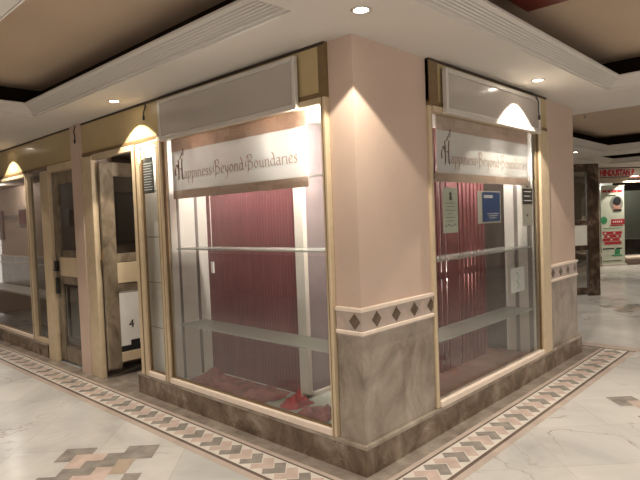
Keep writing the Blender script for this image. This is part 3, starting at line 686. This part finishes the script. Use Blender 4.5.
MB().box(-.05, 4.0, -.075, -.06, 2.35, 2.372).box(-.05, 4.0, -.075, -.06, 2.593, 2.615).build('red_edge', 'ink_maroon', t, xf=XF)
text('sign_text', 'HINDUSTAN P', 'ink_red', .225, tuple(A + ux * .02 + un * .064 + Vector((0, 0, 2.402))), tuple(ux), (0, 0, 1), t, sx=.70, bold=.012, ext=.004)
# roll-up poster stand
t = tag(empty('rollup_banner', tuple(A + ux * .35 + un * .35)), 'tall white roll-up poster with round portrait and red text blocks', 'poster stand')
fbox('poster', 'paper_green', .01, .70, -.10, -.096, .05, 2.12, t)
fbox('base', 'alu', -.01, .72, -.16, -.02, 0, .05, t); fbox('top_rail', 'alu', 0, .71, -.11, -.09, 2.12, 2.14, t)
MB().cyl((.47, -.102, 1.66), .20, .002, 'y', 28).build('portrait', 'ink_grey', t, xf=XF)
MB().cyl((.47, -.106, 1.60), .105, .003, 'y', 22).box(.36, .60, -0.1060, -0.1030, 1.48, 1.53).build('portrait_face', 'skin', t, xf=XF)
MB().cyl((.49, -.109, 1.72), .115, .003, 'y', 22).box(.38, .62, -0.1090, -0.1060, 1.46, 1.50).build('portrait_hair', 'ink_black', t, xf=XF)
rb = MB().box(.30, .70, -0.1030, -0.1010, 1.10, 1.24).box(.25, .66, -0.1030, -0.1010, 1.06, 1.08)
for k, zz in enumerate((.86, .77, .68, .59)): rb.box(.04 + .05 * (k % 2), .62 - .03 * k % .07, -0.1030, -0.1010, zz - .02, zz + .055)
rb.build('red_text_block', 'ink_red', t, xf=XF)
for q in ((.05, .19), (.21, .30), (.32, .48), (.50, .64)): MB().box(q[0], q[1], -.1030, -.1010, 1.955, 2.02).build('heading_block', 'ink_red', t, xf=XF)
for k in range(6): MB().box(.09 + .09 * k, .15 + .09 * k, -.1050, -.1035, .86 - .09 * (k % 3), .89 - .09 * (k % 3)).build('white_text', 'white', t, xf=XF)
for k in range(5): MB().box(.35 + .06 * k, .385 + .06 * k, -.1050, -.1035, 1.15, 1.19).build('white_text', 'white', t, xf=XF)
MB().cyl((.09, -.102, 1.22), .10, .002, 'y', 18).build('green_print', 'ink_green', t, xf=XF)
for q in ((.40, .55, .30, .44), (.30, .62, .25, .29), (.08, .62, 1.0, 1.01)): MB().box(q[0], q[1], -.1030, -.1010, q[2], q[3]).build('green_print', 'ink_green', t, xf=XF)
for q in ((.04, .38, .44, .475), (.44, .62, .44, .475), (.04, .60, .12, .14), (.15, .45, 1.86, 1.885)): MB().box(q[0], q[1], -.1030, -.1010, q[2], q[3]).build('black_text', 'ink_black', t, xf=XF)

# dark marble framed door standing in the corridor (open shop door)
P0 = Vector((8.0, 1.07, 0)); dx = Vector((-.69, .724, 0)).normalized()
XD = Matrix(((dx.x, -dx.y, 0, P0.x), (dx.y, dx.x, 0, P0.y), (0, 0, 1, 0), (0, 0, 0, 1)))
d = struct(empty('door_3', tuple(P0)))
def dbox(name, mat, x0, x1, y0, y1, z0, z1): return MB().box(x0, x1, y0, y1, z0, z1).build(name, mat, d, xf=XD)
dbox('stile', 'emperador', -.0, .21, -.03, .03, 0, 2.34); 
MB().box(.21, .9, -.025, .025, 1.26, 1.34).box(.21, .9, -.025, .025, .82, .90).box(.21, .9, -.025, .025, .02, .14).box(.21, .9, -.025, .025, 2.2, 2.34).build('rail', 'emperador', d, xf=XD)
dbox('lock_panel', 'paper', .21, .9, -.015, .015, .90, 1.26); dbox('stile', 'emperador', .9, 1.05, -.04, .04, 0, 2.34)
dbox('door_pane', 'glass_dark', .21, .9, -.003, .003, 1.34, 2.2); dbox('door_pane', 'glass_dark', .21, .9, -.003, .003, .14, .82)
# shop front beyond it, mostly hidden
struct(MB().box(9.2, 12.6, 2.45, 2.6, 0, ZC).build('wall_far_left_shop', 'cream_wall'))
w = struct(empty('window_7', (10.8, 2.44, .3))); box('window_pane', 'glass_dark', 9.6, 12.3, 2.43, 2.436, .3, 2.2, w); MB().box(9.5, 9.6, 2.40, 2.45, .2, 2.3).box(10.7, 10.76, 2.40, 2.45, .2, 2.3).box(9.5, 12.4, 2.40, 2.45, 2.2, 2.3).box(9.5, 12.4, 2.40, 2.45, .2, .3).build('window_frame', 'emperador', w)
struct(MB().box(12.55, 13.3, 2.6, 2.7, 0, ZC).build('wall_far_joint', 'cream_wall'))

# ------------------------------------------------------------------ opposite side of the corridors (seen only as reflections)
struct(box('wall_opposite', 'pink', -5.2, -5.0, 1.0, 11, 0, ZC)); struct(box('wall_end_left', 'pink', -5.0, .0, 9.6, 9.7, 0, ZC))
p = struct(empty('wall_opposite_dado', (-5, 5, 0))); box('marble_slab', 'dado', -5.0, -4.98, 1.0, 9.6, 0, .85, p); box('top_moulding', 'cream_lite', -5.0, -4.96, 1.0, 9.6, .98, 1.01, p); box('bottom_moulding', 'cream_lite', -5.0, -4.96, 1.0, 9.6, .85, .875, p)
struct(box('wall_opposite_right', 'pink', 4.5, 20, -5.2, -5.0, 0, ZC))

# ------------------------------------------------------------------ lamps
def make_lamp(x, y, z, label, energy, angle=104, blend=.12, group='recessed downlights in the ceiling', r=.05, col=(1, .90, .76)):
    t = tag(empty('downlight', (x, y, z)), label, 'ceiling lamp', group)
    g = MB(); n = 28
    for k in range(n):
        a, b_ = 2 * PI * k / n, 2 * PI * (k + 1) / n
        def pt(rr, t_, zz): return (x + rr * math.cos(t_), y + rr * math.sin(t_), z + zz)
        pr = [(.038, .0), (.040, -.006), (.052, -.005), (.056, .0)]
        for (ra, za), (rb_, zb) in zip(pr, pr[1:]): g.quad(pt(ra, a, za), pt(ra, b_, za), pt(rb_, b_, zb), pt(rb_, a, zb))
    g.build('rim', 'chrome', t, smooth=True)
    MB().cyl((x, y, z - .0025), .037, .002, 'z', 24).build('bulb_face', 'lamp_glow', t)
    l = bpy.data.lights.new('spot', 'SPOT'); l.energy = energy; l.color = col; l.spot_size = math.radians(angle); l.spot_blend = blend; l.shadow_soft_size = .012
    o = bpy.data.objects.new('lamp', l); COL.objects.link(o); o.location = (0, 0, -.008); o.parent = t
    return t
SP = [(-.233, -.261, 'round recessed downlight in front of the pink corner pillar', 42),
      (2.077, -.252, 'round recessed downlight in front of the right signboard', 80),
      (-.236, 2.451, 'round recessed downlight over the narrow left window and entry', 52),
      (-.236, 5.72, 'round recessed downlight over the far left window, in the walkway soffit', 48),
      ]
for x, y, lab, e in SP: make_lamp(x, y, ZC, lab, e)
for x, y, lab in [(-2.0, .2, 'a'), (-2.0, 2.6, 'b'), (-2.0, 5.0, 'c'), (.6, -2.0, 'd'), (3.2, -2.0, 'e'), (5.8, -2.0, 'f'), (5.5, 1.9, 'g'), (9.5, -1.8, 'h'), (11.0, .3, 'i'), (7.2, .2, 'k'), (-3.6, -3.6, 'j')]:  # added unseen spots without fixtures, to lift floor and ceiling light
    l = bpy.data.lights.new('walkway_fill_spot', 'SPOT'); l.energy = 80 if x < 5.7 else 38; l.color = (1, .92, .82); l.spot_size = math.radians(120); l.spot_blend = .6; l.shadow_soft_size = .05
    o = bpy.data.objects.new('walkway_fill', l); COL.objects.link(o); o.location = (x, y, ZC - .01)
make_lamp(8.4, 1.57, ZC, 'far recessed downlight beyond the dark marble framed door', 40)
make_lamp(13.95, 1.74, ZC, 'far recessed downlight in front of the shop sign with red capitals', 160)
def point(x, y, z, e, r=.02, col=(1, .94, .86), name='display_lamp'):
    l = bpy.data.lights.new(name, 'POINT'); l.energy = e; l.color = col; l.shadow_soft_size = r
    o = bpy.data.objects.new(name, l); COL.objects.link(o); o.location = (x, y, z)
point(15.2, 2.2, 2.2, 30, .05, name='far_shop_fill')  # added light inside the far shop, to brighten it
# display lamps behind the banners
for y in (1.62, .72): point(.17, y, 2.10, 8)
point(.20, .33, 2.08, 26)
for x in (1.95, 2.45): point(x, .15, 1.98, 4)
point(1.95, .49, 2.1, 3, .008); point(1.95, .50, 1.0, 2, .008); point(.05, 2.33, 2.20, 12, .008); point(1.2, 3.1, 2.2, 8, .05, name='entry_fill'); point(2.6, 3.6, 1.9, 2, .05, name='entry_fill')  # points behind the slats and in the entry are added to brighten them
point(1.7, 1.8, 2.3, 25, .1, name='shop_fill'); point(.45, 7.9, 2.25, 9, .01, name='room_lamp')  # shop interior light is added so the slat gaps glow

tag(MB().cyl((6.08, .654, 2.86), .014, .055, n=12).cyl((6.08, .654, 2.852), .022, .008, n=14).build('sprinkler', 'chrome', smooth=True), 'tiny metal sprinkler head hanging from the ceiling beyond the pink end pillar', 'sprinkler')
# dark red box in the right-hand tray
t = tag(empty('ceiling_box', (.8, -.85, 2.86)), 'dark red lacquered wooden box fixed in the right ceiling tray', 'ceiling fixture')
MB().box(.45, 1.13, -1.15, -.575, 2.868, 2.908).build('body', 'dark_red', t, .004); MB().box(.44, 1.14, -1.16, -.565, 2.855, 2.868).build('bottom_edge', 'dark_red', t)

# ------------------------------------------------------------------ world, camera, view
wd = bpy.data.worlds.new('World'); S.world = wd; wd.use_nodes = True
bg = wd.node_tree.nodes['Background']; bg.inputs[0].default_value = (1.0, .92, .85, 1); bg.inputs[1].default_value = .7
cam = bpy.data.cameras.new('Camera'); cam.sensor_width = 36; cam.lens = 36 * 550.678 / 640; cam.clip_start = .05
co = bpy.data.objects.new('Camera', cam); COL.objects.link(co)
R = Matrix(((.68626, .054005, -.72535), (-.726382, -.000749, -.68729), (-.03766, .99854, .038714)))
from mathutils import Quaternion
q = R.to_quaternion().normalized()
co.matrix_world = Matrix.Translation((-2.50467, -2.05982, 1.55)) @ q.to_matrix().to_4x4()
S.camera = co
S.view_settings.view_transform = 'Standard'; S.view_settings.look = 'None'; S.view_settings.gamma = 1; S.view_settings.use_curve_mapping = False
S.view_settings.exposure = .88
S.cycles.use_denoising = True
S.cycles.max_bounces = 10; S.cycles.transparent_max_bounces = 24; S.cycles.sample_clamp_indirect = 6
